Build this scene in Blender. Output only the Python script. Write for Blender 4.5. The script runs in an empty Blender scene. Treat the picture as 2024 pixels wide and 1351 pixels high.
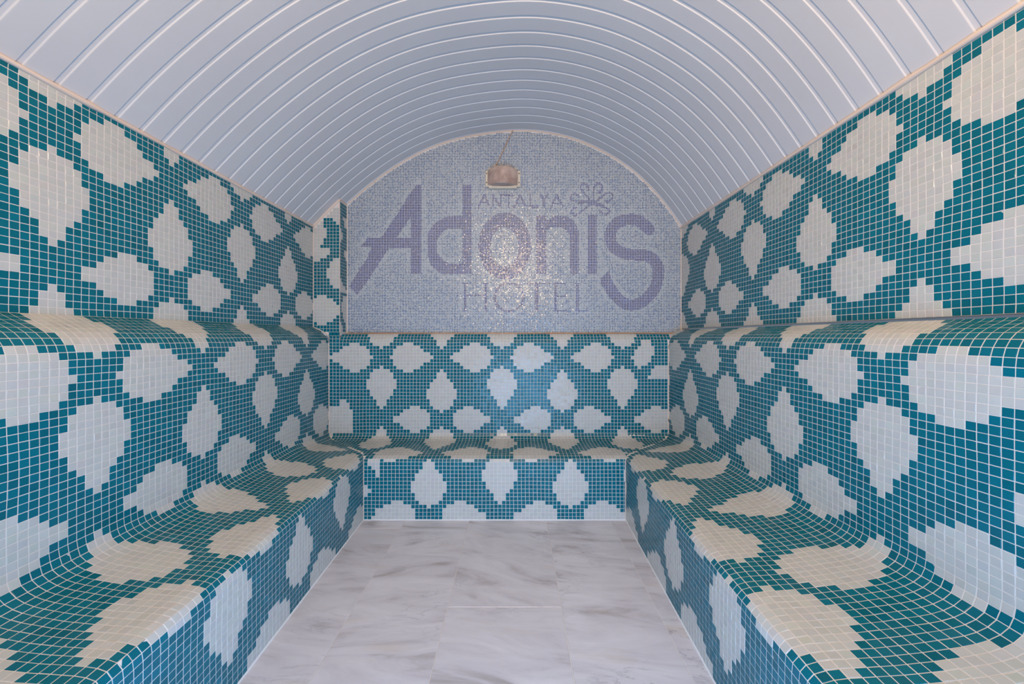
import bpy, math, random
import numpy as np

# ---------------------------------------------------------------- units
# everything is laid out in tile widths (one mosaic tile plus its joint), then scaled to metres
T = 0.0254
ZF = -46.6            # floor level below the lens, in tiles
rng = np.random.default_rng(7)
random.seed(7)
scene = bpy.context.scene
COL = scene.collection


def W(P):
    P = np.asarray(P, float).reshape(-1, 3).copy()
    P[:, 2] -= ZF
    return P * T


def lin(c):
    c = [x / 255.0 for x in c]
    return tuple(x / 12.92 if x <= 0.04045 else ((x + 0.055) / 1.055) ** 2.4 for x in c)


# ---------------------------------------------------------------- materials
def new_mat(name):
    m = bpy.data.materials.new(name)
    m.use_nodes = True
    nt = m.node_tree
    for n in list(nt.nodes):
        if n.type != 'OUTPUT_MATERIAL' and n.type != 'BSDF_PRINCIPLED':
            nt.nodes.remove(n)
    b = nt.nodes['Principled BSDF']
    return m, nt, b


def node(nt, t, **kw):
    n = nt.nodes.new(t)
    for k, v in kw.items():
        if k in n.inputs:
            n.inputs[k].default_value = v
        else:
            setattr(n, k, v)
    return n


def mosaic_mat(name, rough, spec=0.5, bump=0.12):
    m, nt, b = new_mat(name)
    a = node(nt, 'ShaderNodeAttribute', attribute_name='tile_colour')
    g = node(nt, 'ShaderNodeNewGeometry')
    no = node(nt, 'ShaderNodeTexNoise', Scale=60.0, Detail=3.0)
    tc = node(nt, 'ShaderNodeTexCoord')
    nt.links.new(tc.outputs['Object'], no.inputs['Vector'])
    mx = node(nt, 'ShaderNodeMixRGB', blend_type='MULTIPLY')
    mx.inputs[0].default_value = 0.10
    nt.links.new(a.outputs['Color'], mx.inputs[1])
    nt.links.new(no.outputs['Fac'], mx.inputs[2])
    nt.links.new(mx.outputs[0], b.inputs['Base Color'])
    mr = node(nt, 'ShaderNodeMapRange')
    mr.inputs['To Min'].default_value = rough * 0.8
    mr.inputs['To Max'].default_value = rough * 1.35
    no2 = node(nt, 'ShaderNodeTexNoise', Scale=9.0, Detail=2.0)
    nt.links.new(tc.outputs['Object'], no2.inputs['Vector'])
    nt.links.new(no2.outputs['Fac'], mr.inputs['Value'])
    nt.links.new(mr.outputs[0], b.inputs['Roughness'])
    b.inputs['Specular IOR Level'].default_value = spec
    # faint ripple of pressed glass
    bp = node(nt, 'ShaderNodeBump', Strength=bump, Distance=0.002)
    no3 = node(nt, 'ShaderNodeTexNoise', Scale=110.0, Detail=1.0)
    nt.links.new(tc.outputs['Object'], no3.inputs['Vector'])
    nt.links.new(no3.outputs['Fac'], bp.inputs['Height'])
    nt.links.new(bp.outputs[0], b.inputs['Normal'])
    return m


def grout_mat(name, c0, c1, rough=0.75):
    m, nt, b = new_mat(name)
    tc = node(nt, 'ShaderNodeTexCoord')
    no = node(nt, 'ShaderNodeTexNoise', Scale=3.0, Detail=6.0, Roughness=0.6)
    nt.links.new(tc.outputs['Object'], no.inputs['Vector'])
    r = node(nt, 'ShaderNodeValToRGB')
    r.color_ramp.elements[0].position = 0.35
    r.color_ramp.elements[1].position = 0.7
    r.color_ramp.elements[0].color = (*lin(c0), 1)
    r.color_ramp.elements[1].color = (*lin(c1), 1)
    nt.links.new(no.outputs['Fac'], r.inputs[0])
    nt.links.new(r.outputs[0], b.inputs['Base Color'])
    b.inputs['Roughness'].default_value = rough
    return m


def plain_mat(name, c, rough=0.5, metal=0.0, noise=0.0, scale=20.0, c2=None, coat=0.0):
    m, nt, b = new_mat(name)
    b.inputs['Roughness'].default_value = rough
    b.inputs['Metallic'].default_value = metal
    b.inputs['Base Color'].default_value = (*lin(c), 1)
    if c2 is not None:
        tc = node(nt, 'ShaderNodeTexCoord')
        no = node(nt, 'ShaderNodeTexNoise', Scale=scale, Detail=5.0, Roughness=0.6)
        nt.links.new(tc.outputs['Object'], no.inputs['Vector'])
        r = node(nt, 'ShaderNodeValToRGB')
        r.color_ramp.elements[0].position = 0.35
        r.color_ramp.elements[1].position = 0.68
        r.color_ramp.elements[0].color = (*lin(c), 1)
        r.color_ramp.elements[1].color = (*lin(c2), 1)
        nt.links.new(no.outputs['Fac'], r.inputs[0])
        nt.links.new(r.outputs[0], b.inputs['Base Color'])
    return m


M_TILE = mosaic_mat('glass_mosaic_large', 0.23, spec=0.28)
M_MICRO = mosaic_mat('glass_mosaic_small', 0.23, spec=0.55, bump=0.0)
M_GROUT = grout_mat('white_grout', (224, 213, 205), (232, 222, 215))
M_GROUTB = grout_mat('pale_grout', (226, 224, 222), (234, 231, 229))
M_TRIM = grout_mat('cream_sealant', (224, 200, 182), (236, 216, 202), 0.55)
M_STAIN = grout_mat('stained_sealant', (205, 150, 110), (232, 205, 185), 0.6)
M_PLASTER = plain_mat('white_plaster', (225, 222, 220), 0.8)
M_CREAM = plain_mat('cream_plastic', (222, 208, 188), 0.4, c2=(232, 220, 202))
M_SCREW = plain_mat('rusty_screw', (70, 40, 25), 0.6, metal=0.4)
M_CABLE = plain_mat('beige_cable_sheath', (186, 148, 122), 0.5, c2=(206, 170, 142))
M_PANEL = None


def ceiling_mat():
    m, nt, b = new_mat('white_lacquered_panel')
    b.inputs['Base Color'].default_value = (*lin((220, 219, 226)), 1)
    b.inputs['Roughness'].default_value = 0.42
    tc = node(nt, 'ShaderNodeTexCoord')
    no = node(nt, 'ShaderNodeTexNoise', Scale=1.2, Detail=5.0)
    nt.links.new(tc.outputs['Object'], no.inputs['Vector'])
    r = node(nt, 'ShaderNodeValToRGB')
    r.color_ramp.elements[0].position = 0.3
    r.color_ramp.elements[1].position = 0.7
    r.color_ramp.elements[0].color = (*lin((214, 210, 210)), 1)
    r.color_ramp.elements[1].color = (*lin((222, 219, 219)), 1)
    nt.links.new(no.outputs['Fac'], r.inputs[0])
    nt.links.new(r.outputs[0], b.inputs['Base Color'])
    return m


M_PANEL = ceiling_mat()


def marble_mat():
    m, nt, b = new_mat('white_marble')
    tc = node(nt, 'ShaderNodeTexCoord')
    at = node(nt, 'ShaderNodeAttribute', attribute_name='slab')
    # each slab reads a different part of the stone, with its own vein direction
    sc = node(nt, 'ShaderNodeVectorMath', operation='SCALE')
    sc.inputs['Scale'].default_value = 13.7
    nt.links.new(at.outputs['Vector'], sc.inputs[0])
    ad = node(nt, 'ShaderNodeVectorMath', operation='ADD')
    nt.links.new(tc.outputs['Object'], ad.inputs[0])
    nt.links.new(sc.outputs[0], ad.inputs[1])
    sep = node(nt, 'ShaderNodeSeparateXYZ')
    nt.links.new(at.outputs['Vector'], sep.inputs[0])
    rot = node(nt, 'ShaderNodeVectorRotate', rotation_type='Z_AXIS')
    nt.links.new(ad.outputs[0], rot.inputs['Vector'])
    nt.links.new(sep.outputs['Z'], rot.inputs['Angle'])
    mp = node(nt, 'ShaderNodeMapping')
    mp.inputs['Scale'].default_value = (1.1, 4.2, 1.0)
    nt.links.new(rot.outputs[0], mp.inputs['Vector'])
    n1 = node(nt, 'ShaderNodeTexNoise', Scale=1.9, Detail=9.0, Roughness=0.62, Distortion=0.9)
    nt.links.new(mp.outputs[0], n1.inputs['Vector'])
    r1 = node(nt, 'ShaderNodeValToRGB')
    e = r1.color_ramp.elements
    e[0].position = 0.30; e[0].color = (*lin((176, 168, 166)), 1)
    e[1].position = 0.52; e[1].color = (*lin((216, 212, 216)), 1)
    x = r1.color_ramp.elements.new(0.43); x.color = (*lin((208, 203, 208)), 1)
    x = r1.color_ramp.elements.new(0.72); x.color = (*lin((228, 224, 229)), 1)
    nt.links.new(n1.outputs['Fac'], r1.inputs[0])
    # thin grey veins
    n2 = node(nt, 'ShaderNodeTexNoise', Scale=2.3, Detail=8.0, Roughness=0.6, Distortion=1.4)
    nt.links.new(mp.outputs[0], n2.inputs['Vector'])
    sb = node(nt, 'ShaderNodeMath', operation='SUBTRACT'); sb.inputs[1].default_value = 0.5
    ab = node(nt, 'ShaderNodeMath', operation='ABSOLUTE')
    nt.links.new(n2.outputs['Fac'], sb.inputs[0]); nt.links.new(sb.outputs[0], ab.inputs[0])
    r2 = node(nt, 'ShaderNodeValToRGB')
    r2.color_ramp.elements[0].position = 0.0; r2.color_ramp.elements[0].color = (0.62, 0.62, 0.64, 1)
    r2.color_ramp.elements[1].position = 0.02; r2.color_ramp.elements[1].color = (1, 1, 1, 1)
    nt.links.new(ab.outputs[0], r2.inputs[0])
    mk = node(nt, 'ShaderNodeTexNoise', Scale=2.0, Detail=2.0)
    nt.links.new(ad.outputs[0], mk.inputs['Vector'])
    mkr = node(nt, 'ShaderNodeMapRange')
    mkr.inputs['From Min'].default_value = 0.48; mkr.inputs['From Max'].default_value = 0.72
    nt.links.new(mk.outputs['Fac'], mkr.inputs['Value'])
    mx = node(nt, 'ShaderNodeMixRGB', blend_type='MULTIPLY')
    nt.links.new(mkr.outputs[0], mx.inputs[0])
    nt.links.new(r1.outputs[0], mx.inputs[1]); nt.links.new(r2.outputs[0], mx.inputs[2])
    # yellowish mineral patches
    n3 = node(nt, 'ShaderNodeTexNoise', Scale=2.6, Detail=4.0)
    nt.links.new(mp.outputs[0], n3.inputs['Vector'])
    r3 = node(nt, 'ShaderNodeMapRange')
    r3.inputs['From Min'].default_value = 0.60; r3.inputs['From Max'].default_value = 0.80
    r3.inputs['To Max'].default_value = 0.45
    nt.links.new(n3.outputs['Fac'], r3.inputs['Value'])
    mx2 = node(nt, 'ShaderNodeMixRGB', blend_type='MIX')
    mx2.inputs[2].default_value = (*lin((200, 182, 158)), 1)
    nt.links.new(r3.outputs[0], mx2.inputs[0]); nt.links.new(mx.outputs[0], mx2.inputs[1])
    nt.links.new(mx2.outputs[0], b.inputs['Base Color'])
    b.inputs['Roughness'].default_value = 0.38
    return m


M_MARBLE = marble_mat()


def lens_mat():
    m, nt, b = new_mat('grimy_prismatic_glass')
    tc = node(nt, 'ShaderNodeTexCoord')
    no = node(nt, 'ShaderNodeTexNoise', Scale=14.0, Detail=6.0, Roughness=0.6)
    nt.links.new(tc.outputs['Object'], no.inputs['Vector'])
    r = node(nt, 'ShaderNodeValToRGB')
    r.color_ramp.elements[0].position = 0.36
    r.color_ramp.elements[1].position = 0.62
    r.color_ramp.elements[0].color = (*lin((178, 150, 138)), 1)
    r.color_ramp.elements[1].color = (*lin((214, 188, 174)), 1)
    nt.links.new(no.outputs['Fac'], r.inputs[0])
    nt.links.new(r.outputs[0], b.inputs['Base Color'])
    b.inputs['Roughness'].default_value = 0.35
    b.inputs['Transmission Weight'].default_value = 0.08
    wv = node(nt, 'ShaderNodeTexWave', Scale=60.0)
    nt.links.new(tc.outputs['Object'], wv.inputs['Vector'])
    bp = node(nt, 'ShaderNodeBump', Strength=0.25, Distance=0.001)
    nt.links.new(wv.outputs['Fac'], bp.inputs['Height'])
    nt.links.new(bp.outputs[0], b.inputs['Normal'])
    return m


M_LENS = lens_mat()

# ---------------------------------------------------------------- mosaic motif (36 x 36 tiles, drops in four directions)
UP = [1, 3, 3, 5, 7, 7, 9, 9, 9, 7, 7, 5, 1]
DN = UP[::-1]


def is_white(r, c):
    r %= 36
    c %= 36
    c0 = abs(((c + 18) % 36) - 18)
    c1 = abs(c - 18)
    if 4 <= r <= 16 and c0 <= UP[r - 4] // 2: return True
    if 3 <= r <= 15 and c1 <= DN[r - 3] // 2: return True
    if 21 <= r <= 33:
        if c0 <= DN[r - 21] // 2: return True
        if c1 <= UP[r - 21] // 2: return True
    off = None
    if r <= 4: off, left, right = r, UP, DN
    elif r >= 32: off, left, right = r - 36, UP, DN
    elif 15 <= r <= 18: off, left, right = r - 19, DN, UP
    elif 19 <= r <= 22: off, left, right = r - 18, DN, UP
    if off is not None:
        if 3 <= c <= 15 and abs(off) <= left[c - 3] // 2: return True
        if 21 <= c <= 33 and abs(off) <= right[c - 21] // 2: return True
    return False


C_WHITE = np.array(lin((201, 200, 194)))
C_TEAL = np.array(lin((0, 107, 124)))


# ---------------------------------------------------------------- mesh accumulator
class Mesh:
    def __init__(self):
        self.v = []; self.f = []; self.mi = []; self.c = []; self.n = 0; self.sm = []

    def add(self, V, F, mi, col=(1, 1, 1), smooth=False):
        V = np.asarray(V, float).reshape(-1, 3)
        F = np.asarray(F, int)
        self.v.append(V); self.f.append(F + self.n)
        self.mi.append(np.full(len(F), mi)); self.sm.append(np.full(len(F), smooth))
        col = np.asarray(col, float)
        if col.ndim == 1: col = np.tile(col, (len(V), 1))
        self.c.append(col)
        self.n += len(V)

    def tiles(self, C, N, colour, mi=0, gap=0.047, h=0.032, tilt=0.008, jit=0.006):
        """C (n,4,3) cell corners ccw seen from the front, N (n,3) normals"""
        n = len(C)
        if n == 0: return
        ctr = C.mean(1, keepdims=True)
        size = np.linalg.norm(C[:, 1] - C[:, 0], axis=1)[:, None, None]
        jx = rng.normal(0, jit, (n, 1, 1)) * (C[:, 1:2] - C[:, 0:1])
        jy = rng.normal(0, jit, (n, 1, 1)) * (C[:, 3:4] - C[:, 0:1])
        D = (C - ctr)
        base = ctr + D * (1 - 2 * gap) + jx + jy
        mid = base + N[:, None, :] * (h * 0.55) * size
        a = rng.normal(0, tilt, n); b = rng.normal(0, tilt, n)
        sx = np.array([-1, 1, 1, -1]); sy = np.array([-1, -1, 1, 1])
        off = (a[:, None] * sx + b[:, None] * sy + h)[:, :, None] * size
        top = ctr + D * (1 - 2 * gap - 0.075) + jx + jy + N[:, None, :] * off
        V = np.concatenate([base, mid, top], 1).reshape(-1, 3)
        o = np.arange(n)[:, None] * 12
        F = [o + np.array([8, 9, 10, 11])]
        for k in range(4):
            j = (k + 1) % 4
            F.append(o + np.array([k, j, 4 + j, 4 + k]))
            F.append(o + np.array([4 + k, 4 + j, 8 + j, 8 + k]))
        F = np.concatenate(F, 0)
        colv = np.repeat(colour, 12, axis=0)
        self.add(V, F, mi, colv)

    def shell(self, G, N, keep, mi, thick, e=0.0):
        """G (m,n,3) grid of points, N (m,n,3) normals; closed slab behind the kept cells"""
        m, n, _ = G.shape
        B = G - N * thick
        if thick < 2.5: B[:, :, 0] = np.clip(B[:, :, 0], -60.3, 51.8)
        if thick < 2.5: B[:, :, 1] = np.minimum(B[:, :, 1], 123.95)
        V = np.concatenate([G.reshape(-1, 3), B.reshape(-1, 3)])
        idx = np.arange(m * n).reshape(m, n)
        o = m * n
        F = []
        K = keep
        for i in range(m - 1):
            for j in range(n - 1):
                if not K[i, j]: continue
                a, b, c, d = idx[i, j], idx[i, j + 1], idx[i + 1, j + 1], idx[i + 1, j]
                F.append((a, b, c, d)); F.append((d + o, c + o, b + o, a + o))
                if i == 0 or not K[i - 1, j]: F.append((b, a, a + o, b + o))
                if i == m - 2 or not K[i + 1, j]: F.append((d, c, c + o, d + o))
                if j == 0 or not K[i, j - 1]: F.append((a, d, d + o, a + o))
                if j == n - 2 or not K[i, j + 1]: F.append((c, b, b + o, c + o))
        if F: self.add(V, F, mi)

    def box(self, lo, hi, mi=0, col=(1, 1, 1)):
        x0, y0, z0 = lo; x1, y1, z1 = hi
        V = [(x0, y0, z0), (x1, y0, z0), (x1, y1, z0), (x0, y1, z0), (x0, y0, z1), (x1, y0, z1), (x1, y1, z1), (x0, y1, z1)]
        F = [(0, 3, 2, 1), (4, 5, 6, 7), (0, 1, 5, 4), (1, 2, 6, 5), (2, 3, 7, 6), (3, 0, 4, 7)]
        self.add(V, F, mi, col)

    def sweep(self, path, rad, mi=0, sides=8, up=(0, 0, 1), squash=1.0):
        P = np.asarray(path, float); n = len(P)
        rad = np.broadcast_to(np.asarray(rad, float), (n,))
        V = []
        for i in range(n):
            t = P[min(i + 1, n - 1)] - P[max(i - 1, 0)]; t = t / np.linalg.norm(t)
            a = np.cross(t, up)
            if np.linalg.norm(a) < 1e-4: a = np.cross(t, (1, 0, 0))
            a /= np.linalg.norm(a); b = np.cross(t, a)
            for k in range(sides):
                th = 2 * math.pi * k / sides
                V.append(P[i] + rad[i] * (math.cos(th) * a + squash * math.sin(th) * b))
        F = []
        for i in range(n - 1):
            for k in range(sides):
                k2 = (k + 1) % sides
                F.append((i * sides + k, i * sides + k2, (i + 1) * sides + k2, (i + 1) * sides + k))
        self.add(V, F, mi, smooth=True)
        # caps
        for base, s in ((0, 1), ((n - 1) * sides, -1)):
            c = np.mean(V[base:base + sides], axis=0)
            VV = [c] + V[base:base + sides]
            FF = [(0, 1 + (k + 1) % sides, 1 + k)[::s] for k in range(sides)]
            self.v.append(np.array(VV)); self.f.append([tuple(x + self.n for x in q) for q in FF])
            self.mi.append(np.full(sides, mi)); self.sm.append(np.full(sides, False)); self.c.append(np.ones((sides + 1, 3)))
            self.n += sides + 1

    def build(self, name, mats, parent=None, origin=(0, 0, 0)):
        """origin in tile units"""
        V = W(np.concatenate(self.v)) - W([origin])[0]
        lens = []; loops = []
        for F in self.f:
            if isinstance(F, np.ndarray):
                lens += [F.shape[1]] * len(F); loops.append(F.reshape(-1))
            else:
                for q in F:
                    lens.append(len(q)); loops.append(np.array(q))
        lens = np.array(lens); loops = np.concatenate(loops)
        me = bpy.data.meshes.new(name)
        me.vertices.add(len(V)); me.vertices.foreach_set('co', V.astype(np.float32).reshape(-1))
        me.loops.add(len(loops)); me.loops.foreach_set('vertex_index', loops.astype(np.int32))
        me.polygons.add(len(lens))
        st = np.concatenate([[0], np.cumsum(lens)[:-1]])
        me.polygons.foreach_set('loop_start', st.astype(np.int32))
        me.polygons.foreach_set('loop_total', lens.astype(np.int32))
        me.polygons.foreach_set('material_index', np.concatenate(self.mi).astype(np.int32))
        me.polygons.foreach_set('use_smooth', np.concatenate(self.sm).astype(bool))
        for m in mats: me.materials.append(m)
        me.update(calc_edges=True)
        at = me.attributes.new('tile_colour', 'FLOAT_COLOR', 'POINT')
        c = np.concatenate(self.c)
        at.data.foreach_set('color', np.concatenate([c, np.ones((len(c), 1))], 1).astype(np.float32).reshape(-1))
        me.validate()
        o = bpy.data.objects.new(name, me)
        COL.objects.link(o)
        o.location = W([origin])[0]
        if parent is not None:
            o.parent = parent
            o.location = W([origin])[0] - np.array(parent.location)
        return o


def tone(whites):
    n = len(whites)
    w = np.asarray(whites)[:, None]
    t = rng.normal(1.0, 0.02, (n, 1))
    hue = 1 + rng.normal(0, 0.012, (n, 3))
    t2 = rng.normal(1.0, 0.07, (n, 1))
    return np.where(w, C_WHITE * t, C_TEAL * t2) * hue


def structure(o):
    o['kind'] = 'structure'
    return o


# ---------------------------------------------------------------- vault curve (X, Z)
ARCH = np.array([(-60.3, 33.0), (-52.3, 41.3), (-40.2, 51.1), (-29.9, 57.2), (-19.7, 61.2), (-9.4, 63.15), (-1.2, 64.0),
                 (6.4, 64.0), (17.7, 61.95), (27.9, 57.4), (38.2, 50.7), (46.5, 41.6), (51.8, 34.0)])


def spline(P, n=16):
    P = np.vstack([2 * P[0] - P[1], P, 2 * P[-1] - P[-2]])
    out = []
    for i in range(1, len(P) - 2):
        p0, p1, p2, p3 = P[i - 1:i + 3]
        for t in np.linspace(0, 1, n, endpoint=False):
            out.append(0.5 * ((2 * p1) + (-p0 + p2) * t + (2 * p0 - 5 * p1 + 4 * p2 - p3) * t * t + (-p0 + 3 * p1 - 3 * p2 + p3) * t ** 3))
    out.append(P[-2])
    return np.array(out)


ARC = spline(ARCH, 12)
for _ in range(60):
    ARC[1:-1] = 0.5 * ARC[1:-1] + 0.25 * (ARC[:-2] + ARC[2:])


def arch_z(x):
    return np.interp(x, ARC[:, 0], ARC[:, 1])


YB = 118.9      # plane of the back bench backrest and of the pilaster face
YW = 124.0      # lettered wall behind the ledge
Y0 = -8.0       # wall behind the lens
XL, XR = -60.3, 51.8


def left_back(Y): return -54.4 - (Y - 51.8) * 0.018     # backrest plane of the left bench
def right_back(Y): return 46.6 - (Y - 50.7) * 0.010
def left_front(Y): return -38.5 + (101 - Y) * 0.0273
def right_front(Y): return 28.1 - (101 - Y) * 0.0252


# ---------------------------------------------------------------- profiles: row boundary -> (u, Z), u = distance out of the backrest plane
SIDE = np.array([
    (-11, -5.9, 2.8), (-10, -5.03, 2.35), (-9, -4.17, 1.9), (-8, -3.3, 1.45), (-7, -2.45, 0.98), (-6, -1.6, 0.42), (-5, -0.9, -0.28),
    (-4, -0.38, -1.12), (-3, -0.1, -2.03), (-2, 0.0, -2.95), (0, 0.0, -4.8), (21, 0.0, -25.3), (22, 0.1, -26.3), (23, 0.42, -27.2),
    (24, 1.1, -27.9), (25, 1.95, -28.4), (26, 2.9, -28.75), (27, 3.9, -29.0), (30, 6.9, -29.55), (33, 9.8, -29.95),
    (36, 12.7, -30.2), (37, 13.7, -30.27), (38, 14.65, -30.42), (39, 15.45, -30.72), (40, 15.9, -31.35), (41, 16.0, -32.2), (56, 16.0, -46.6)])
RSIDE = SIDE.copy()
BACK = np.array([
    (-10, -5.1, 0.75), (-9, -4.0, 0.73), (-8, -2.9, 0.7), (-7, -1.75, 0.55), (-6, -0.95, -0.22), (-5, -0.35, -1.05), (-4, 0.0, -1.95),
    (0, 0.0, -5.8), (22, 0.0, -27.85), (23, 0.0, -28.9), (24, 0.4, -29.75), (25, 1.3, -30.3), (26, 2.4, -30.55), (27, 3.5, -30.62),
    (32, 8.9, -30.65), (36, 13.2, -30.72), (37, 14.6, -30.75), (38, 16.1, -30.85), (39, 17.5, -31.25), (40, 17.9, -31.9), (55, 17.9, -46.6)])


def prof(tab, r):
    return np.interp(r, tab[:, 0], tab[:, 1]), np.interp(r, tab[:, 0], tab[:, 2])


def smooth(x):
    x = np.clip(x, 0, 1)
    return x * x * (3 - 2 * x)


# rows of the side profile blended into the back profile in the corner, so that both seats meet
BACK_AS_SIDE = np.array([(r if r < 39 else r + 1, u * 16.0 / 17.9 if u > 0 else u, z) for r, u, z in BACK])


def side_point(side, r, Y):
    ul, zl = prof(SIDE, r)
    ub, zb = prof(BACK_AS_SIDE, np.minimum(r, 56))
    w = smooth((Y - 96) / 22.0)
    seatish = smooth((r - 18) / 6.0) * smooth((42 - r) / 3.0)
    w = w * seatish
    u = ul * (1 - w) + ub * w
    z = zl * (1 - w) + zb * w
    if side < 0:
        b = left_back(Y); f = left_front(Y)
        k = np.where(u > 0, (f - b) / 16.0, (b - XL) / 5.9)
        return b + u * k, z, u * (f - b) / 16.0
    b = right_back(Y); f = right_front(Y)
    k = np.where(u > 0, (b - f) / 16.0, (XR - b) / 5.9)
    z = z - 0.45 * smooth((-u) / 5.9)
    return b - u * k, z, u * (b - f) / 16.0


def grid_normals(G, flip):
    du = np.gradient(G, axis=0); dv = np.gradient(G, axis=1)
    N = np.cross(du, dv)
    L = np.linalg.norm(N, axis=2, keepdims=True)
    N = np.where(L > 1e-6, N / np.maximum(L, 1e-6), np.array([0, 1.0, 0]) if flip else np.array([0, -1.0, 0]))
    return -N if flip else N


def cells(G, N, keep, flip):
    a = G[:-1, :-1]; b = G[:-1, 1:]; c = G[1:, 1:]; d = G[1:, :-1]
    C = np.stack([d, c, b, a], 2) if not flip else np.stack([c, d, a, b], 2)
    NN = (N[:-1, :-1] + N[:-1, 1:] + N[1:, 1:] + N[1:, :-1]) / 4
    NN /= np.maximum(np.linalg.norm(NN, axis=2, keepdims=True), 1e-6)
    return C[keep], NN[keep]


def wander(shape, amp=0.055, step=7):
    m, n = shape
    cm, cn = m // step + 3, n // step + 3
    c = rng.normal(0, amp, (cm, cn))
    i = np.arange(m) / step; j = np.arange(n) / step
    i0 = i.astype(int); j0 = j.astype(int)
    fi = smooth(i - i0)[:, None]; fj = smooth(j - j0)[None, :]
    a = c[np.ix_(i0, j0)]; b = c[np.ix_(i0, j0 + 1)]; d = c[np.ix_(i0 + 1, j0)]; e = c[np.ix_(i0 + 1, j0 + 1)]
    w = (a * (1 - fj) + b * fj) * (1 - fi) + (d * (1 - fj) + e * fj) * fi
    w[0] = 0; w[-1] = 0; w[:, 0] = 0; w[:, -1] = 0
    return w


def surface(name, G, rows, cols, keep, flip, parent=None, thick=1.6, shellkeep=None, override=None, origin=(0, 0, 0), mats=None):
    """tiled surface from a grid of cell corners; rows and cols are motif indices of the cells"""
    N = grid_normals(G, flip)
    m = Mesh()
    m.shell(G if not flip else G, N, keep if shellkeep is None else shellkeep, 1, thick)
    # hand laid sheets: joints wander a little and jump slightly from sheet to sheet
    d1 = wander(G.shape[:2]); d2 = wander(G.shape[:2])
    Gt = G + d1[:, :, None] * np.gradient(G, axis=0) + d2[:, :, None] * np.gradient(G, axis=1)
    C, NN = cells(Gt, N, keep, flip)
    wh = np.zeros(keep.shape, bool)
    for i, r in enumerate(rows):
        for j, c in enumerate(cols):
            if keep[i, j]:
                v = is_white(int(r), int(c))
                if override is not None:
                    o = override(int(r), int(c), i, j)
                    if o is not None: v = o
                wh[i, j] = v
    m.tiles(C, NN, tone(wh[keep]))
    return m.build(name, mats or [M_TILE, M_GROUT], parent, origin)


def thing(name, label, cat, loc, group=None):
    o = bpy.data.objects.new(name, None)
    COL.objects.link(o)
    o.location = W([loc])[0]
    o.empty_display_size = 0.1
    o['label'] = label; o['category'] = cat
    if group: o['group'] = group
    return o


BENCH_GROUP = 'built-in mosaic benches round the steam room'
SPANS = (('backrest', -11, 22), ('seat', 22, 40), ('riser', 40, 56))

# ---------------------------------------------------------------- side walls and side benches
for side in (-1, 1):
    if side < 0:
        yb = np.arange(math.ceil(Y0 - 69.4), 49 + 1) + 69.4
        yb = np.append(yb, YB)
        ccell = np.round((yb[:-1] + yb[1:]) / 2 - 69.9).astype(int)
        ccell[-1] = ccell[-2] + 1
        ytop = YB
        r_wall_bottom, zb = 25, 2.8
    else:
        yb = np.arange(math.ceil(Y0 - 68.2), 55) + 68.2
        yb = np.append(yb, YW - 0.2)
        ccell = np.round(68.7 - (yb[:-1] + yb[1:]) / 2).astype(int)
        r_wall_bottom, zb = 26, 2.35
    # upper wall
    ztop = 33.0 if side < 0 else 34.0
    nr = int(math.floor(ztop - zb))
    zr = list(zb + np.arange(nr + 1))
    if ztop - 0.35 > zr[-1] + 0.2: zr.append(ztop - 0.35)
    zr = np.array(zr)
    rows = [r_wall_bottom - 1 - i for i in range(len(zr) - 1)]
    X = XL if side < 0 else XR
    G = np.zeros((len(zr), len(yb), 3))
    G[:, :, 0] = X; G[:, :, 1] = yb[None, :]; G[:, :, 2] = zr[:, None]
    keep = np.ones((len(zr) - 1, len(yb) - 1), bool)
    flip = (side > 0)
    # normal must look into the room
    N = grid_normals(G, False)
    flip = (N[0, 0, 0] * (-side)) < 0
    o = surface('wall_left' if side < 0 else 'wall_right', G, rows, ccell, keep, flip, thick=3.0)
    structure(o)
    # bench
    root = thing('bench',
                 ('long mosaic bench along the left wall, ending at the pilaster corner' if side < 0 else
                  'long mosaic bench along the right wall, opposite the pilaster'), 'bench',
                 ((XL + 4) if side < 0 else (XR - 4), 55, ZF), BENCH_GROUP)
    for pname, r0, r1 in SPANS:
        if pname == 'backrest' and side > 0: r0 = -10
        rb = np.arange(r0, r1 + 1).astype(float)
        if side < 0:
            ycol = yb
        else:
            ycol = yb
        G = np.zeros((len(rb), len(ycol), 3)); U = np.zeros((len(rb), len(ycol)))
        for i, r in enumerate(rb):
            for j, y in enumerate(ycol):
                x, z, u = side_point(side, r, y)
                G[i, j] = (x, y, z); U[i, j] = u
        if side > 0 and r0 < 0:
            pass
        Uc = (U[:-1, :-1] + U[1:, 1:]) / 2
        Vc = np.broadcast_to((YB - (ycol[:-1] + ycol[1:]) / 2)[None, :], Uc.shape)
        keep = Uc <= Vc + 0.15
        keep2 = Uc <= Vc + 0.8
        if side < 0:
            keep &= Vc > 0; keep2 &= Vc > 0
        if pname == 'riser':
            keep = Vc > 17.75; keep2 = Vc > 16.8
        N = grid_normals(G, False)
        ref = N[len(rb) // 2, 3]
        flip = (ref[0] * (-side) + ref[2] * 0.9) < 0
        surface(pname, G, rb[:-1], ccell, keep, flip, parent=root, thick=2.0, shellkeep=keep2,
                origin=(root.location[0] / T, 55, ZF))

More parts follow.
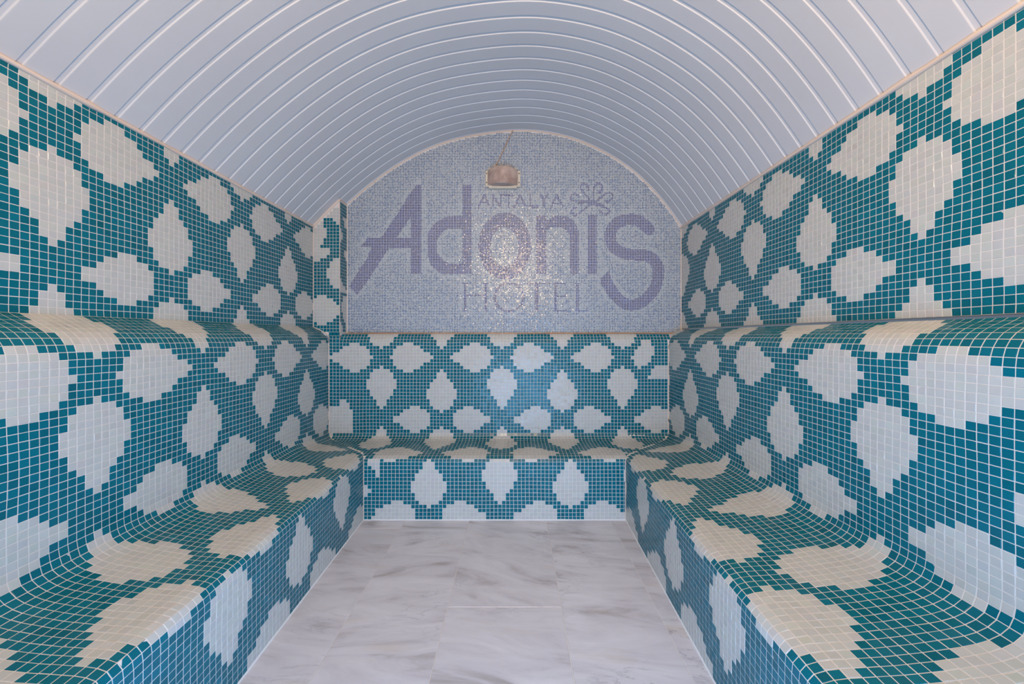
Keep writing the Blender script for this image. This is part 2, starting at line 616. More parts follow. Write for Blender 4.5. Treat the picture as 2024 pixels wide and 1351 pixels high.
# ---------------------------------------------------------------- back bench
xb = np.arange(-34, 75) - 22.4
root = thing('bench', 'short mosaic bench across the back, below the lettered wall', 'bench', (-5, 112, ZF), BENCH_GROUP)
PATCH = ['1000', '1000', '1100', '1110', '1110', '1111', '1111', '0111', '0011', '0111', '1111', '1111', '1111', '1110', '1110']
for pname, r0, r1 in (('backrest', -10, 23), ('seat', 23, 39), ('riser', 39, 55)):
    rb = np.arange(r0, r1 + 1).astype(float)
    u, z = prof(BACK, rb)
    if pname == 'riser':
        rows = [40 + i for i in range(len(rb) - 1)]
        x = xb[(xb > -39.5) & (xb < 29)]
        x = np.concatenate([[-38.45], x[(x > -38.3) & (x < 27.9)], [28.05]])
    else:
        rows = rb[:-1]
        x = xb
    if pname == 'backrest':
        x = np.concatenate([[-55.6], xb[(xb > -55.3) & (xb < -52.3)], [-52.39], xb[(xb > -52.3) & (xb < 51.6)], [51.7]])
    if pname == 'seat':
        x = np.concatenate([[-55.6], xb[(xb > -55.3) & (xb < 46)], [46.1]])
    cc = np.round((x[:-1] + x[1:]) / 2 + 21.9).astype(int)
    if pname == 'riser': cc[0] = cc[1] - 1
    G = np.zeros((len(rb), len(x), 3))
    G[:, :, 0] = x[None, :]; G[:, :, 1] = (YB - u)[:, None]; G[:, :, 2] = z[:, None]
    if pname == 'backrest':
        # beside the pilaster the face runs straight up instead of rolling back to the ledge
        colp = x < -52.395
        for i, r in enumerate(rb):
            if u[i] < 0:
                G[i, colp, 1] = YB
                G[i, colp, 2] = -5.8 - r if r > -7 else 1.2
    xm = (x[:-1] + x[1:]) / 2
    um = (u[:-1] + u[1:]) / 2
    lb = left_back(YB - um[:, None]); rbk = right_back(YB - um[:, None])
    dl = (xm[None, :] - lb); dr = (rbk - xm[None, :])
    keep = (dl > um[:, None]) & (dr > um[:, None]) if pname != 'riser' else np.ones((len(rb) - 1, len(x) - 1), bool)
    keep2 = (dl > um[:, None] - 0.6) & (dr > um[:, None] - 0.6) if pname != 'riser' else keep
    if pname == 'backrest':
        rm = (rb[:-1] + rb[1:]) / 2
        pil = (xm[None, :] < -52.38)
        keep = keep & ~(pil & (rm[:, None] < -7))
        keep[:, np.diff(x) < 0.05] = False
        keep[:, xm < -55.6] = False
        keep2 = keep2 & ~((xm[None, :] < -52.38) & (rm[:, None] < -7))
        keep2[:, np.diff(x) < 0.05] = False
    N = grid_normals(G, False)
    rf = N[len(rb) // 2, len(x) // 2]
    flip = (-rf[1] + rf[2]) < 0

    def ov(r, c, i, j, pname=pname):
        if pname == 'riser' and -16 <= c <= -13 and 0 <= i < 15:
            return PATCH[i][c + 16] == '0'
        if pname == 'backrest' and c <= -31 and i < 6 and r < -4:
            return False
        # sheets cut to fit at both ends of the backrest
        if pname == 'backrest' and c <= (-25 if r <= 12 else -21) and 4 <= r <= 22:
            lim = {13: (-30, -29), 14: (-30, -28), 15: (-99, -28)}
            if r <= 12: return False if c <= -30 else None
            a, b = lim.get(r, (-99, -27))
            return a <= c <= b
        if pname == 'backrest' and c >= 57 and -5 <= r <= 14:
            c -= 36
            if r >= 7: return False if c >= 23 else None
            if c == 21: return True if r == 0 else None
            lim = {-5: (24, 26), -4: (24, 26), -3: (23, 27), -2: (22, 27), -1: (22, 27), 0: (21, 26), 1: (22, 26), 2: (22, 25), 3: (23, 23),
                   4: (27, 40), 5: (27, 40), 6: (26, 40)}
            a, b = lim[r]
            if r == 3 and c >= 28: return True
            return a <= c <= b
        return None
    surface(pname, G, rows, cc, keep, flip, parent=root, thick=2.0, shellkeep=keep2, override=ov, origin=(-5, 112, ZF))

# ---------------------------------------------------------------- pilaster in the left back corner
FRONT = ['00011100', '00011110', '00011111', '00001111', '00001111', '00001111', '00011111', '00011111', '00111111', '00000111',
         '00000111', '00001111', '00111100', '11111000', '11111000', '11110000', '11110000', '11110000', '11111000', '11111000',
         '11111100', '11111111', '11111111', '10001111', '00000011', '00000001', '00000000', '00000000', '00000000', '00000001',
         '00000011', '10001111', '11111111', '11111111']
FSIDE = {-6: '11111', -5: '11111', -4: '11111', -3: '11111', -2: '11111', -1: '11000', 0: '11100', 1: '11100', 2: '11111', 3: '01111',
         4: '00111', 5: '00111', 6: '01111', 7: '11111', 8: '11111', 9: '11100', 10: '11100', 11: '11110', 12: '11111', 13: '11111',
         14: '11111', 15: '11111', 16: '11111', 17: '11111', 18: '01111', 19: '00111', 20: '00001', 21: '00000', 22: '11111',
         23: '11000', 24: '11000', 25: '10000', 26: '10000', 27: '10000', 28: '11000', 29: '11000', 30: '11100', 31: '01110',
         32: '00110', 33: '00110'}
m = Mesh()
zt = 35.3                                     # top of row 0
PX1 = -52.35
nrow = 34
C = []; NN = []; wh = []
pw = (PX1 - 0.1 - XL - 0.2) / 8
for r in range(-8, nrow):
    z1 = 1.25 + (nrow - r) * (34.05 / 34.0); z0 = z1 - 34.05 / 34.0
    for k in range(8):
        x0 = XL + 0.2 + k * pw; x1 = x0 + pw
        if z1 > arch_z(x0) - 0.75: continue
        C.append([(x0, YB, z0), (x1, YB, z0), (x1, YB, z1), (x0, YB, z1)]); NN.append((0, -1, 0))
        wh.append(not (r >= 0 and FRONT[r][k] == '1'))
    for k in range(5):
        y0 = YB + 0.15 + k * 0.98; y1 = y0 + 0.98
        if z1 > arch_z(PX1) - 0.4: continue
        C.append([(PX1, y0, z0), (PX1, y1, z0), (PX1, y1, z1), (PX1, y0, z1)]); NN.append((1, 0, 0))
        wh.append(not (FSIDE.get(r, '11111')[k] == '1'))
m.tiles(np.array(C), np.array(NN, float), tone(np.array(wh)))
# body under the vault
seg = np.linspace(XL, PX1, 9)
V = []; F = []
for x in seg:
    zt_ = arch_z(x)
    V += [(x, YB, 0.2), (x, YB, zt_), (x, YW + 1.5, zt_), (x, YW + 1.5, 0.2)]
for i in range(8):
    a = i * 4; b = a + 4
    F += [(a, b, b + 1, a + 1), (a + 1, b + 1, b + 2, a + 2), (a + 2, b + 2, b + 3, a + 3), (a + 3, b + 3, b, a)]
F += [(0, 1, 2, 3), (35, 34, 33, 32)]
m.add(V, F, 1)
structure(m.build('wall_back_left', [M_TILE, M_GROUT]))

# ---------------------------------------------------------------- lettered back wall
F_PX = 787.0


def wx(px): return (np.asarray(px, float) - 1018) * YW / F_PX
def wz(py): return (664 - np.asarray(py, float)) * YW / F_PX


def poly(P): return ('poly', np.array([(wx(a), wz(b)) for a, b in P]))
def stroke(P, w): return ('stroke', np.array([(wx(a), wz(b)) for a, b in P]), w * YW / F_PX / 2)
def ring(cx, cy, rx, ry, ix, iy, icx=None, icy=None):
    k = YW / F_PX
    return ('ring', wx(cx), wz(cy), rx * k, ry * k, ix * k, iy * k, wx(icx or cx), wz(icy or cy))


def S(x, y, ox, oy, s): return (ox + x / s, oy + y / s)


letters = []
letters.append(poly([(825, 364), (831.5, 364), (831.5, 542), (812, 542), (812, 489), (770, 489), (755.5, 510), (742, 532), (728, 553), (713, 573),
                     (706.5, 583), (695.5, 572), (690, 566), (701, 548), (715.5, 524.5), (726, 510), (734.5, 488.5), (710, 488.5), (728, 469.5),
                     (753, 469.5), (761, 458.3), (777, 434.3), (785, 423.6), (802.7, 395), (812.5, 380)]))
holes = [poly([(812.3, 427), (784.5, 469), (812.3, 469)])]
letters.append(poly([(913.5, 364.5), (932.8, 364.5), (932.8, 541.7), (873.6, 541.7), (863, 534.5), (856.7, 530), (852.2, 523.8), (849.6, 518.5), (847.3, 510.5),
                     (844.7, 503.4), (844.5, 469.6), (847, 459), (850, 454), (855.2, 446), (862.6, 438.8), (870, 434), (880.5, 428.6), (891, 426.3), (913.5, 426.3)]))
holes.append(poly([(913.3, 451), (884, 452), (881.6, 454.4), (871.8, 459.8), (867, 470), (864.2, 473), (864.2, 499), (869, 507), (879, 516), (890.5, 521), (913.3, 521)]))
letters.append(ring(998, 486, 52, 66, 28, 38.5, 997, 488))
letters.append(poly([(1060.6, 425.4), (1080.5, 425.4), (1080.5, 434), (1089, 431), (1098, 426.3), (1116, 425.4), (1127, 430), (1136, 438), (1142, 451),
                     (1144.3, 466), (1144.3, 541.7), (1125, 541.7), (1125, 463), (1119, 454), (1110, 450), (1090, 450), (1083, 453), (1080.5, 456), (1080.5, 541.7), (1060.6, 541.7)]))
letters.append(poly([(1160.4, 424), (1180.4, 424), (1180.4, 541.7), (1160.4, 541.7)]))
sp = [(600, 310), (540, 250), (470, 205), (370, 198), (270, 218), (195, 275), (158, 350), (155, 430), (190, 510), (260, 562), (350, 598), (480, 608), (590, 625),
      (660, 665), (705, 740), (712, 830), (698, 920), (660, 1010), (600, 1090), (510, 1160), (400, 1190), (300, 1160), (220, 1090), (150, 990), (105, 905)]
sp = spline(np.array(sp, float), 5)
letters.append(stroke([S(x, y, 1180, 400, 5.875) for x, y in sp], 22.5))
letters.append(poly([S(x, y, 1180, 400, 5.875) for x, y in [(130, 785), (40, 880), (60, 960), (180, 930), (160, 850)]]))
letters.append(poly([S(x, y, 1180, 400, 5.875) for x, y in [(560, 240), (662, 300), (600, 372), (520, 320)]]))
# HOTEL
R = lambda a, b, c, d: poly([(a, b), (c, b), (c, d), (a, d)])
for q in [(916, 558.5, 922.3, 615.7), (957.2, 558.5, 963.7, 615.7), (922, 581.2, 957.5, 585.6), (913.5, 558.5, 925, 560.6), (954, 558.5, 966, 560.6),
          (914.5, 613.3, 925, 615.7), (957, 613.3, 966, 615.7),
          (1058, 558.5, 1065.6, 615.7), (1038, 558.2, 1087.6, 560.8), (1056, 613.3, 1065.6, 615.7),
          (1096.5, 558.5, 1101.4, 615.7), (1094, 558.2, 1119, 560.8), (1101, 583.3, 1118.5, 586), (1094, 613.3, 1122, 616), (1116, 558.2, 1118.8, 563), (1116, 581, 1118.8, 588), (1119, 610.5, 1122, 616),
          (1137.8, 558.5, 1142.8, 615.7), (1135.4, 558.2, 1142, 560.8), (1135.4, 613.3, 1161.5, 616), (1159, 610, 1161.5, 616)]:
    letters.append(R(*q))
letters.append(ring(1005.8, 587.3, 31, 29.5, 25.5, 26.5, 1007, 587))
# ANTALYA
for (x0, y0), (x1, y1), (x2, y2), yy in [((957.4, 385.5), (945.8, 407.5), (966.8, 406), 400.6), ((1028.2, 385.5), (1016.4, 408), (1038.6, 407.5), 401),
                                          ((1100.5, 385), (1090, 408), (1112.6, 408), 401)]:
    letters.append(stroke([(x1, y1), (x0, y0), (x2, y2)], 4.4))
    k = (yy - y0) / (y1 - y0)
    letters.append(stroke([(x0 + (x1 - x0) * k, yy), (x0 + (x2 - x0) * k, yy)], 2.6))
for s_ in [[(974, 384.5), (974, 407)], [(975, 387), (987.5, 405.5)], [(989.3, 384.5), (989.3, 407)],
           [(993, 386), (1013.5, 386)], [(1004.6, 386), (1004.6, 408.5)],
           [(1047.8, 384), (1047.8, 408)], [(1048, 408), (1063.5, 408)],
           [(1068, 385), (1075.4, 395), (1082, 385)], [(1075.6, 395), (1075.6, 408.5)]]:
    letters.append(stroke(s_, 4.2))
# blossom above the i
fl = [[(890, 740), (740, 560), (620, 420), (565, 330), (570, 250), (650, 185), (730, 205), (785, 280), (790, 400)],
      [(955, 760), (955, 300), (1040, 195), (1140, 190), (1210, 250), (1205, 340), (1150, 430), (1090, 480)],
      [(980, 740), (1130, 630), (1240, 550), (1310, 475), (1460, 475), (1525, 550), (1500, 640), (1380, 735), (1300, 700)],
      [(1000, 830), (1140, 860), (1300, 890), (1400, 960), (1435, 1010), (1390, 1060), (1320, 1115), (1280, 1110)],
      [(1160, 1030), (1215, 1075)],
      [(830, 830), (700, 930), (580, 1010), (550, 1080)], [(450, 900), (360, 925), (300, 1000), (320, 1080), (400, 1150), (450, 1100)],
      [(900, 720), (600, 715), (300, 700), (265, 620), (300, 530), (400, 490), (480, 520), (510, 590)],
      [(500, 770), (640, 760)], [(780, 800), (1180, 800)], [(760, 760), (1020, 760)]]
for s_ in fl:
    letters.append(stroke([S(x, y, 1110, 350, 15.008) for x, y in s_], 3.9))


def inside(shape, X, Z):
    k = shape[0]
    if k == 'poly':
        P = shape[1]; r = np.zeros(X.shape, bool)
        j = len(P) - 1
        for i in range(len(P)):
            xi, zi = P[i]; xj, zj = P[j]
            if zi != zj:
                cond = ((zi > Z) != (zj > Z)) & (X < (xj - xi) * (Z - zi) / (zj - zi) + xi)
                r ^= cond
            j = i
        return r
    if k == 'ring':
        _, cx, cz, rx, rz, ix, iz, icx, icz = shape
        return (((X - cx) / rx) ** 2 + ((Z - cz) / rz) ** 2 <= 1) & (((X - icx) / ix) ** 2 + ((Z - icz) / iz) ** 2 > 1)
    P, w = shape[1], shape[2]
    r = np.zeros(X.shape, bool)
    for i in range(len(P) - 1):
        ax, az = P[i]; bx, bz = P[i + 1]
        dx, dz = bx - ax, bz - az
        L = dx * dx + dz * dz + 1e-9
        t = np.clip(((X - ax) * dx + (Z - az) * dz) / L, 0, 1)
        r |= (X - ax - t * dx) ** 2 + (Z - az - t * dz) ** 2 <= w * w
    return r


q = 0.4018
zlo = 0.9
nx = int((XR - PX1 - 0.3) / q); nz = int((64.5 - zlo) / q)
xs = PX1 + 0.25 + np.arange(nx) * q
zs = zlo + np.arange(nz) * q
# joints between every second pair of tiles are a little wider
GX, GZ = np.meshgrid(xs, zs)
ox = np.where((np.arange(nx) % 2) == 0, 0.012, -0.012)[None, :]
oz = np.where((np.arange(nz) % 2) == 0, 0.012, -0.012)[:, None]
GXs = GX + ox; GZs = GZ + oz
CX = GX + q / 2; CZ = GZ + q / 2
keep = (CZ + q / 2) < np.minimum(arch_z(GX), arch_z(GX + q)) - 0.35
dark = np.zeros(CX.shape, bool)
for L in letters: dark |= inside(L, CX, CZ)
for L in holes: dark &= ~inside(L, CX, CZ)
X0 = GXs[keep]; Z0 = GZs[keep]
n = len(X0)
C = np.zeros((n, 4, 3))
C[:, :, 1] = YW
C[:, 0, 0] = X0; C[:, 0, 2] = Z0
C[:, 1, 0] = X0 + q; C[:, 1, 2] = Z0
C[:, 2, 0] = X0 + q; C[:, 2, 2] = Z0 + q
C[:, 3, 0] = X0; C[:, 3, 2] = Z0 + q
pal = np.array([lin(c) for c in [(162, 174, 186), (150, 164, 178), (122, 145, 172), (88, 122, 160), (60, 96, 150), (146, 154, 160), (108, 135, 166)]])
pr = np.array([0.22, 0.18, 0.16, 0.14, 0.09, 0.13, 0.08])
# tile sheets differ a little in how much blue they carry
sheet = rng.normal(0, 1, (nz // 30 + 1, nx // 30 + 1))
sh = sheet[(np.arange(nz) // 30)[:, None], (np.arange(nx) // 30)[None, :]][keep]
# light surround round the lettering, as laid
near = np.zeros(CX.shape, bool)
for k in range(1, 5):
    for dx_, dz_ in ((k, 0), (-k, 0), (0, k), (0, -k)):
        near |= np.roll(np.roll(dark, dz_, 0), dx_, 1)
near = near[keep]
idx = rng.choice(len(pal), n, p=pr)
idx = np.where((sh > 0.5) & (rng.random(n) < 0.25), 3, idx)
idx = np.where(near & (rng.random(n) < 0.55), 0, idx)
colr = 0.88 * pal[idx] * rng.normal(1, 0.06, (n, 1))
navy = np.array([lin(c) for c in [(28, 46, 118), (38, 60, 132), (22, 38, 98), (52, 78, 148)]])
nv = navy[rng.choice(4, n, p=[.4, .25, .2, .15])] * rng.normal(1, 0.08, (n, 1))
colr = np.where(dark[keep][:, None], nv, colr)
NN = np.tile(np.array([[0, -1.0, 0]]), (n, 1))
m = Mesh()
m.tiles(C, NN, colr, gap=0.10, h=0.04, tilt=0.02, jit=0.012)
seg = np.linspace(PX1 - 1, XR + 2.5, 60)
V = []; F = []
for x in seg:
    zt_ = arch_z(min(x, XR)) + 0.3
    V += [(x, YW, -1.5), (x, YW, zt_), (x, YW + 3, zt_), (x, YW + 3, -1.5)]
for i in range(len(seg) - 1):
    a = i * 4; b = a + 4
    F += [(a, b, b + 1, a + 1), (a + 1, b + 1, b + 2, a + 2), (a + 2, b + 2, b + 3, a + 3), (a + 3, b + 3, b, a)]
F += [(0, 1, 2, 3), tuple(len(V) - 4 + k for k in (3, 2, 1, 0))]
m.add(V, F, 1)
structure(m.build('wall_back', [M_MICRO, M_GROUTB]))

# ---------------------------------------------------------------- vaulted ceiling of narrow panels with recessed joints
PITCH = 3.93
first = 48.87 - PITCH * 15
prof_y = []      # list of segments (y0,z0,y1,z1) z = outwards offset
y = first
A = ARC.copy()
dA = np.gradient(A, axis=0)
nA = np.stack([-dA[:, 1], dA[:, 0]], 1); nA /= np.linalg.norm(nA, axis=1, keepdims=True)   # points up/outwards
Vs = []; Fs = []
m = Mesh()


def strip(ya, da, yb_, db):
    n = len(A)
    P0 = np.stack([A[:, 0] + nA[:, 0] * da, np.full(n, ya), A[:, 1] + nA[:, 1] * da], 1)
    P1 = np.stack([A[:, 0] + nA[:, 0] * db, np.full(n, yb_), A[:, 1] + nA[:, 1] * db], 1)
    V = np.concatenate([P0, P1])
    i = np.arange(n - 1)
    F = np.stack([i, i + n, i + n + 1, i + 1], 1)[:, ::-1]
    m.add(V, F, 0, smooth=True)


y = first
while y < YW:
    ya = y
    # the near edge of a panel, turned up into the joint, then its flat face, then the far edge
    segs = [(ya, 0.0, ya + 3.0, 0.0), (ya + 3.0, 0.0, ya + 3.05, 0.06), (ya + 3.05, 0.06, ya + 3.07, 0.19), (ya + 3.07, 0.19, ya + 3.70, 0.15),
            (ya + 3.70, 0.15, ya + 3.75, 0.10), (ya + 3.75, 0.10, ya + 3.81, 0.01), (ya + 3.81, 0.01, ya + 3.93, 0.0)]
    for s0, d0, s1, d1 in segs:
        if s1 <= Y0 or s0 >= YW: continue
        strip(max(s0, Y0), d0, min(s1, YW), d1)
    y += PITCH
# upper face and ends, so that the vault has body
strip_n = m.n
n = len(A)
P0 = np.stack([A[:, 0] + nA[:, 0] * 1.6, np.full(n, Y0), A[:, 1] + nA[:, 1] * 1.6], 1)
P1 = P0.copy(); P1[:, 1] = YW
i = np.arange(n - 1)
m.add(np.concatenate([P0, P1]), np.stack([i, i + n, i + n + 1, i + 1], 1), 0)
for yy in (Y0, YW):
    Q0 = np.stack([A[:, 0], np.full(n, yy), A[:, 1]], 1)
    Q1 = P0.copy(); Q1[:, 1] = yy
    m.add(np.concatenate([Q0, Q1]), np.stack([i, i + 1, i + n + 1, i + n], 1), 0)
structure(m.build('ceiling', [M_PANEL]))

# ---------------------------------------------------------------- marble floor
m = Mesh()
slab_id = []
cols = [(-40.5, -27.75), (-27.75, -11.6), (-11.6, 8.0), (8.0, 24.2), (24.2, 31)]
ybreaks = {0: [Y0, 96.5, 103], 1: [Y0, 30, 103], 2: [Y0, 4, 68.5, 103], 3: [Y0, 103], 4: [Y0, 103]}
g = 0.06
V = []; F = []; att = []
k = 0
for ci, (xa, xb_) in enumerate(cols):
    ys = ybreaks[ci]
    for a, b in zip(ys[:-1], ys[1:]):
        x0, x1, y0, y1 = xa + g, xb_ - g, a + g, b - g
        e = 0.06
        z0, z1 = ZF - 1.0, ZF
        base = len(V)
        V += [(x0, y0, z0), (x1, y0, z0), (x1, y1, z0), (x0, y1, z0),
              (x0, y0, z1 - e), (x1, y0, z1 - e), (x1, y1, z1 - e), (x0, y1, z1 - e),
              (x0 + e, y0 + e, z1), (x1 - e, y0 + e, z1), (x1 - e, y1 - e, z1), (x0 + e, y1 - e, z1)]
        for s in range(4):
            t = (s + 1) % 4
            F += [(base + s, base + t, base + 4 + t, base + 4 + s), (base + 4 + s, base + 4 + t, base + 8 + t, base + 8 + s)]
        F += [(base + 8, base + 9, base + 10, base + 11)]
        slab_id += [(k * 0.37 + 0.1, k * 0.71 + 0.3, [0.1, -0.15, 0.75, -0.1, 0.9, 0.2, 0.3, 0.15, 0.1][k % 9])] * 12
        k += 1
m.add(V, F, 0)
nslab = m.n
m.box((XL - 3, Y0 - 3, ZF - 4), (XR + 3, YW + 3, ZF - 0.12), 1)
fl_o = structure(m.build('floor', [M_MARBLE, M_GROUTB]))
at = fl_o.data.attributes.new('slab', 'FLOAT_VECTOR', 'POINT')
sv = np.zeros((len(fl_o.data.vertices), 3)); sv[:len(slab_id)] = slab_id
at.data.foreach_set('vector', sv.astype(np.float32).reshape(-1))

# ---------------------------------------------------------------- wall behind the lens with the open doorway
m = Mesh()
m.box((XL - 3, Y0 - 4, ZF), (-22, Y0, 70))
m.box((28, Y0 - 4, ZF), (XR + 3, Y0, 70))
m.box((-22, Y0 - 4, 36), (28, Y0, 70))
structure(m.build('wall_front', [M_PLASTER]))

# ---------------------------------------------------------------- sealant beads and trims
tn = [0]


def trim(path, rad, mat=M_TRIM, squash=1.0, sides=8, wob=0.0):
    tn[0] += 1
    P = np.array(path, float)
    if wob:
        P2 = []
        for a, b in zip(P[:-1], P[1:]):
            L = np.linalg.norm(b - a); k = max(1, int(L / 2.0))
            for t in np.linspace(0, 1, k, endpoint=False): P2.append(a + (b - a) * t)
        P2.append(P[-1]); P = np.array(P2)
        r = rad * (1 + rng.normal(0, wob, len(P)))
    else:
        r = rad
    mm = Mesh(); mm.sweep(P, r, 0, sides, squash=squash)
    return structure(mm.build('trim_%d' % tn[0], [mat]))


trim([(XL + 0.05, Y0, 32.75), (XL + 0.05, YB, 32.75)], 0.36, wob=0.10)
trim([(XR - 0.05, Y0, 33.75), (XR - 0.05, YW, 33.75)], 0.36, wob=0.10)
ab = [(x, YW - 0.02, z - 0.12) for x, z in ARC if x > PX1]
trim(ab, 0.26)
ap = [(x, YB - 0.02, z - 0.25) for x, z in ARC if x < PX1 - 0.2] + [(PX1, YB, arch_z(PX1) - 0.25)]
trim(ap, 0.36)
trim([(PX1, YB, arch_z(PX1) - 0.2), (PX1, YW, arch_z(PX1) - 0.2)], 0.12, M_STAIN)
trim([(PX1, YB, 1.2), (PX1, YB, arch_z(PX1))], 0.12)
trim([(PX1 + 0.05, YW - 0.02, 0.9), (PX1 + 0.05, YW - 0.02, arch_z(PX1))], 0.17)
trim([(XL + 0.05, YB, 2.6), (XL + 0.05, YB, 33)], 0.12)
trim([(XR - 0.05, YW - 0.05, 1.5), (XR - 0.05, YW - 0.05, 34)], 0.22)
trim([(PX1, YW - 0.05, 0.85), (XR, YW - 0.05, 0.95)], 0.17, M_STAIN, wob=0.12)
# vertical corner joints of the backrests
for s in (-1, 1):
    P = []
    for r in np.arange(-3 if s > 0 else -3, 23.5, 1.0):
        x, z, u = side_point(s, r, YB)
        P.append((x + (0.05 if s < 0 else -0.05), YB - 0.05, z))
    trim(P, 0.2, wob=0.12)
# joints of the risers at the inner corners and along the floor
trim([(-38.4, 101.0, ZF), (-38.4, 101.0, -31.6)], 0.14)
trim([(28.0, 101.0, ZF), (28.0, 101.0, -31.6)], 0.14)
trim([(-38.4, 101.0, ZF + 0.02), (28.0, 101.0, ZF + 0.02)], 0.22, M_GROUTB, wob=0.1)
trim([(left_front(Y0), Y0, ZF + 0.02), (left_front(101), 101, ZF + 0.02)], 0.2, M_GROUTB, wob=0.1)
trim([(right_front(Y0), Y0, ZF + 0.02), (right_front(101), 101, ZF + 0.02)], 0.2, M_GROUTB, wob=0.1)
# bead under the pilaster
trim([(XL + 0.1, YB - 0.05, 2.7), (-58.0, YB - 0.1, 1.7), (-56.2, YB - 0.1, 0.7), (-55.4, YB - 0.1, -0.4), (-55.5, YB - 0.1, -2)], 0.16)

# ---------------------------------------------------------------- bulkhead lamp and its cable
LX, LZ = wx(994.0), 48.7
lamp = thing('wall_lamp', 'cream rectangular bulkhead lamp with grimy brown lens above the blue lettering', 'lamp', (LX, YW - 0.1, LZ))
og = (LX, YW - 0.1, LZ)


def bevel_box(m, lo, hi, e, mi=0):
    (x0, y0, z0), (x1, y1, z1) = lo, hi
    # front face towards -Y with a bevelled rim
    V = [(x0, y1, z0), (x1, y1, z0), (x1, y1, z1), (x0, y1, z1),
         (x0, y0 + e, z0), (x1, y0 + e, z0), (x1, y0 + e, z1), (x0, y0 + e, z1),
         (x0 + e, y0, z0 + e), (x1 - e, y0, z0 + e), (x1 - e, y0, z1 - e), (x0 + e, y0, z1 - e)]
    F = [(3, 2, 1, 0), (8, 9, 10, 11)]
    for k in range(4):
        j = (k + 1) % 4
        F += [(k, j, 4 + j, 4 + k), (4 + k, 4 + j, 8 + j, 8 + k)]
    m.add(V, F, mi)


m = Mesh()
bevel_box(m, (LX - 5.4, YW - 0.95, LZ - 2.55), (LX + 5.4, YW - 0.12, LZ + 2.55), 0.18)      # side flanges
bevel_box(m, (LX - 4.35, YW - 1.55, LZ - 3.15), (LX + 4.35, YW - 0.12, LZ + 3.05), 0.22)     # body
bevel_box(m, (LX - 5.3, YW - 1.15, LZ - 2.3), (LX - 4.7, YW - 0.9, LZ + 2.3), 0.08)
bevel_box(m, (LX + 4.7, YW - 1.15, LZ - 2.3), (LX + 5.3, YW - 0.9, LZ + 2.3), 0.08)
m.build('housing', [M_CREAM], lamp, og)
# lens: bowed forwards in plan, rounded ends
m = Mesh()
w, hh = 4.55, 2.62
nx_ = 28
sec = []
for i in range(nx_ + 1):
    t = -1 + 2 * i / nx_
    tt = math.sin(t * math.pi / 2)
    x = w * tt
    d = 0.45 + 2.5 * (1 - tt * tt) + 0.35 * (1 - tt ** 8)
    hz = hh * (1 - 0.22 * abs(tt) ** 5)
    sec.append((x, d, hz))
V = []; F = []
for x, d, hz in sec:
    yb_ = YW - 1.4; yf = YW - 1.4 - d
    e = min(0.35, d * 0.4)
    V += [(LX + x, yb_, LZ - hz), (LX + x, yf + e, LZ - hz), (LX + x, yf, LZ - hz + e), (LX + x, yf, LZ + hz - e), (LX + x, yf + e, LZ + hz), (LX + x, yb_, LZ + hz)]
for i in range(nx_):
    a = i * 6; b = a + 6
    for k in range(5):
        F.append((a + k, b + k, b + k + 1, a + k + 1))
F += [(0, 1, 2, 3, 4, 5)]
m2 = Mesh()
m.add(V, F[:-1], 0, smooth=False)
e0 = V[:6]; e1 = V[-6:]
m.add(e0, [(5, 4, 3, 2, 1, 0)], 0); m.add(e1, [(0, 1, 2, 3, 4, 5)], 0)
lens = m.build('lens', [M_LENS], lamp, og)
lens['label'] = 'grimy brown ribbed lens bowed forwards'
m = Mesh()
m.box((LX - 0.05, YW - 1.4 - 3.2, LZ - 2.2), (LX + 0.05, YW - 1.4 - 3.1, LZ + 2.5))
sm_ = m.build('seam', [M_CREAM], lens)
sm_.location = (0, 0, 0)
sm_.parent = lens
for v in sm_.data.vertices:
    pass
off = W([og])[0]
sm_.data.transform(__import__('mathutils').Matrix.Translation(-__import__('mathutils').Vector(off)))
for sx_ in (-5.0, 5.0):
    for sz_ in (-1.35, 1.45):
        m = Mesh()
        m.sweep([(LX + sx_, YW - 1.2, LZ + sz_), (LX + sx_, YW - 1.3, LZ + sz_)], 0.16, 0, 8)
        m.build('screw', [M_SCREW], lamp, og)
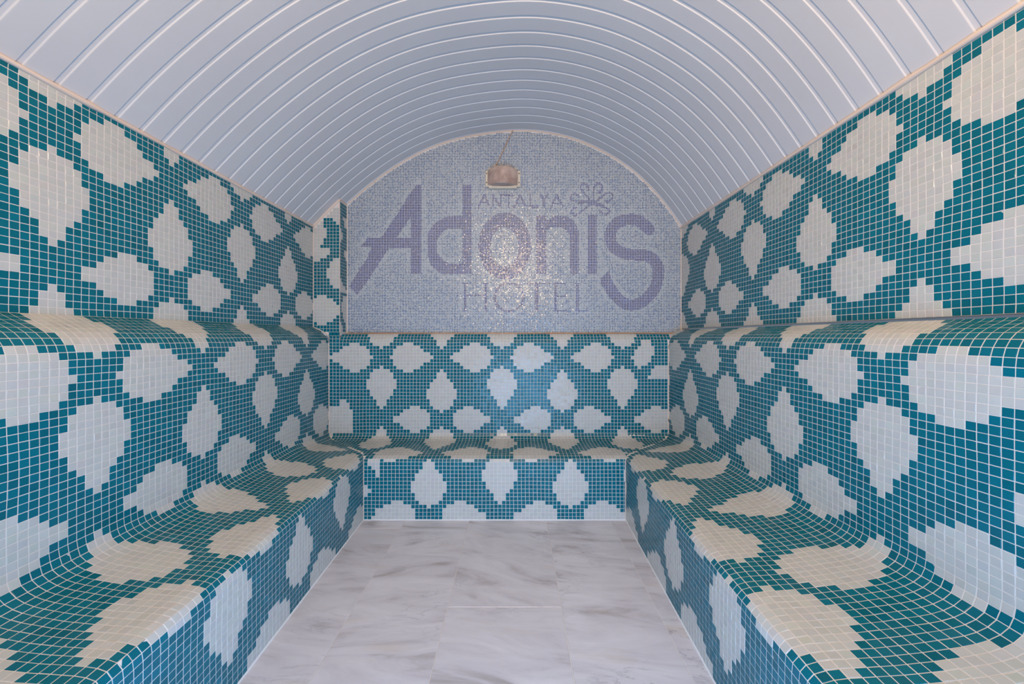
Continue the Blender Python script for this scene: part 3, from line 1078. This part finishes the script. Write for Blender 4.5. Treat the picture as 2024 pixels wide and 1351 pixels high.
# feed cable
m = Mesh()
p0 = np.array([wx(975.3), YW - 0.6, LZ + 2.9]); 
path = []
zt_c = float(arch_z(wx(1014)))
for t in np.linspace(0, 1, 14):
    path.append((p0[0] + (wx(1014.5) - p0[0]) * t + 0.12 * math.sin(t * 5), YW - 0.55 + 0.25 * math.sin(t * 3) * 0.5, p0[2] + (zt_c - 0.15 - p0[2]) * t))
m.sweep(path, 0.14, 0, 8)
m.sweep([(p0[0], p0[1], p0[2] - 0.45), (p0[0] + 0.03, p0[1], p0[2] + 0.35)], 0.24, 1, 8)
cab = m.build('cable', [M_CABLE, M_SCREW], None, tuple(path[0]))
cab['label'] = 'thin beige cable slanting up the blue mosaic wall from the lamp to the ceiling'
cab['category'] = 'cable'

# ---------------------------------------------------------------- light: daylight through the doorway, warm lamp over the door
def area(name, loc, rot, sx_, sy_, power, col, spread=math.pi):
    L = bpy.data.lights.new(name, 'AREA')
    L.shape = 'RECTANGLE'; L.size = sx_; L.size_y = sy_; L.energy = power; L.color = col; L.spread = spread
    o = bpy.data.objects.new(name, L); COL.objects.link(o)
    o.location = W([loc])[0]; o.rotation_euler = rot
    return o


area('doorway_daylight', (5, Y0 - 1.0, -30), (math.radians(92), 0, 0), 1.1, 0.8, 66, (0.20, 0.53, 1.0))
area('lamp_over_door', (0.0, Y0 + 2.0, 43), (math.radians(74), 0, 0), 0.26, 0.14, 64, (1.0, 0.72, 0.44))

w = bpy.data.worlds.new('world'); scene.world = w
w.use_nodes = True
bg = w.node_tree.nodes['Background']
bg.inputs['Color'].default_value = (0.62, 0.78, 1.0, 1); bg.inputs['Strength'].default_value = 0.3

# ---------------------------------------------------------------- camera
cam = bpy.data.cameras.new('camera')
co = bpy.data.objects.new('camera', cam); COL.objects.link(co)
co.location = (0, 0, -ZF * T)
co.rotation_euler = (math.radians(90), 0, 0)
cam.sensor_width = 36; cam.sensor_fit = 'HORIZONTAL'
cam.lens = 787.0 / 2024 * 36
cam.shift_x = -6.0 / 2024
cam.shift_y = -11.5 / 2024
cam.clip_start = 0.02
scene.camera = co

scene.view_settings.view_transform = 'Standard'
scene.view_settings.look = 'None'
scene.view_settings.gamma = 1.0
scene.view_settings.exposure = -0.6
scene.view_settings.use_curve_mapping = False
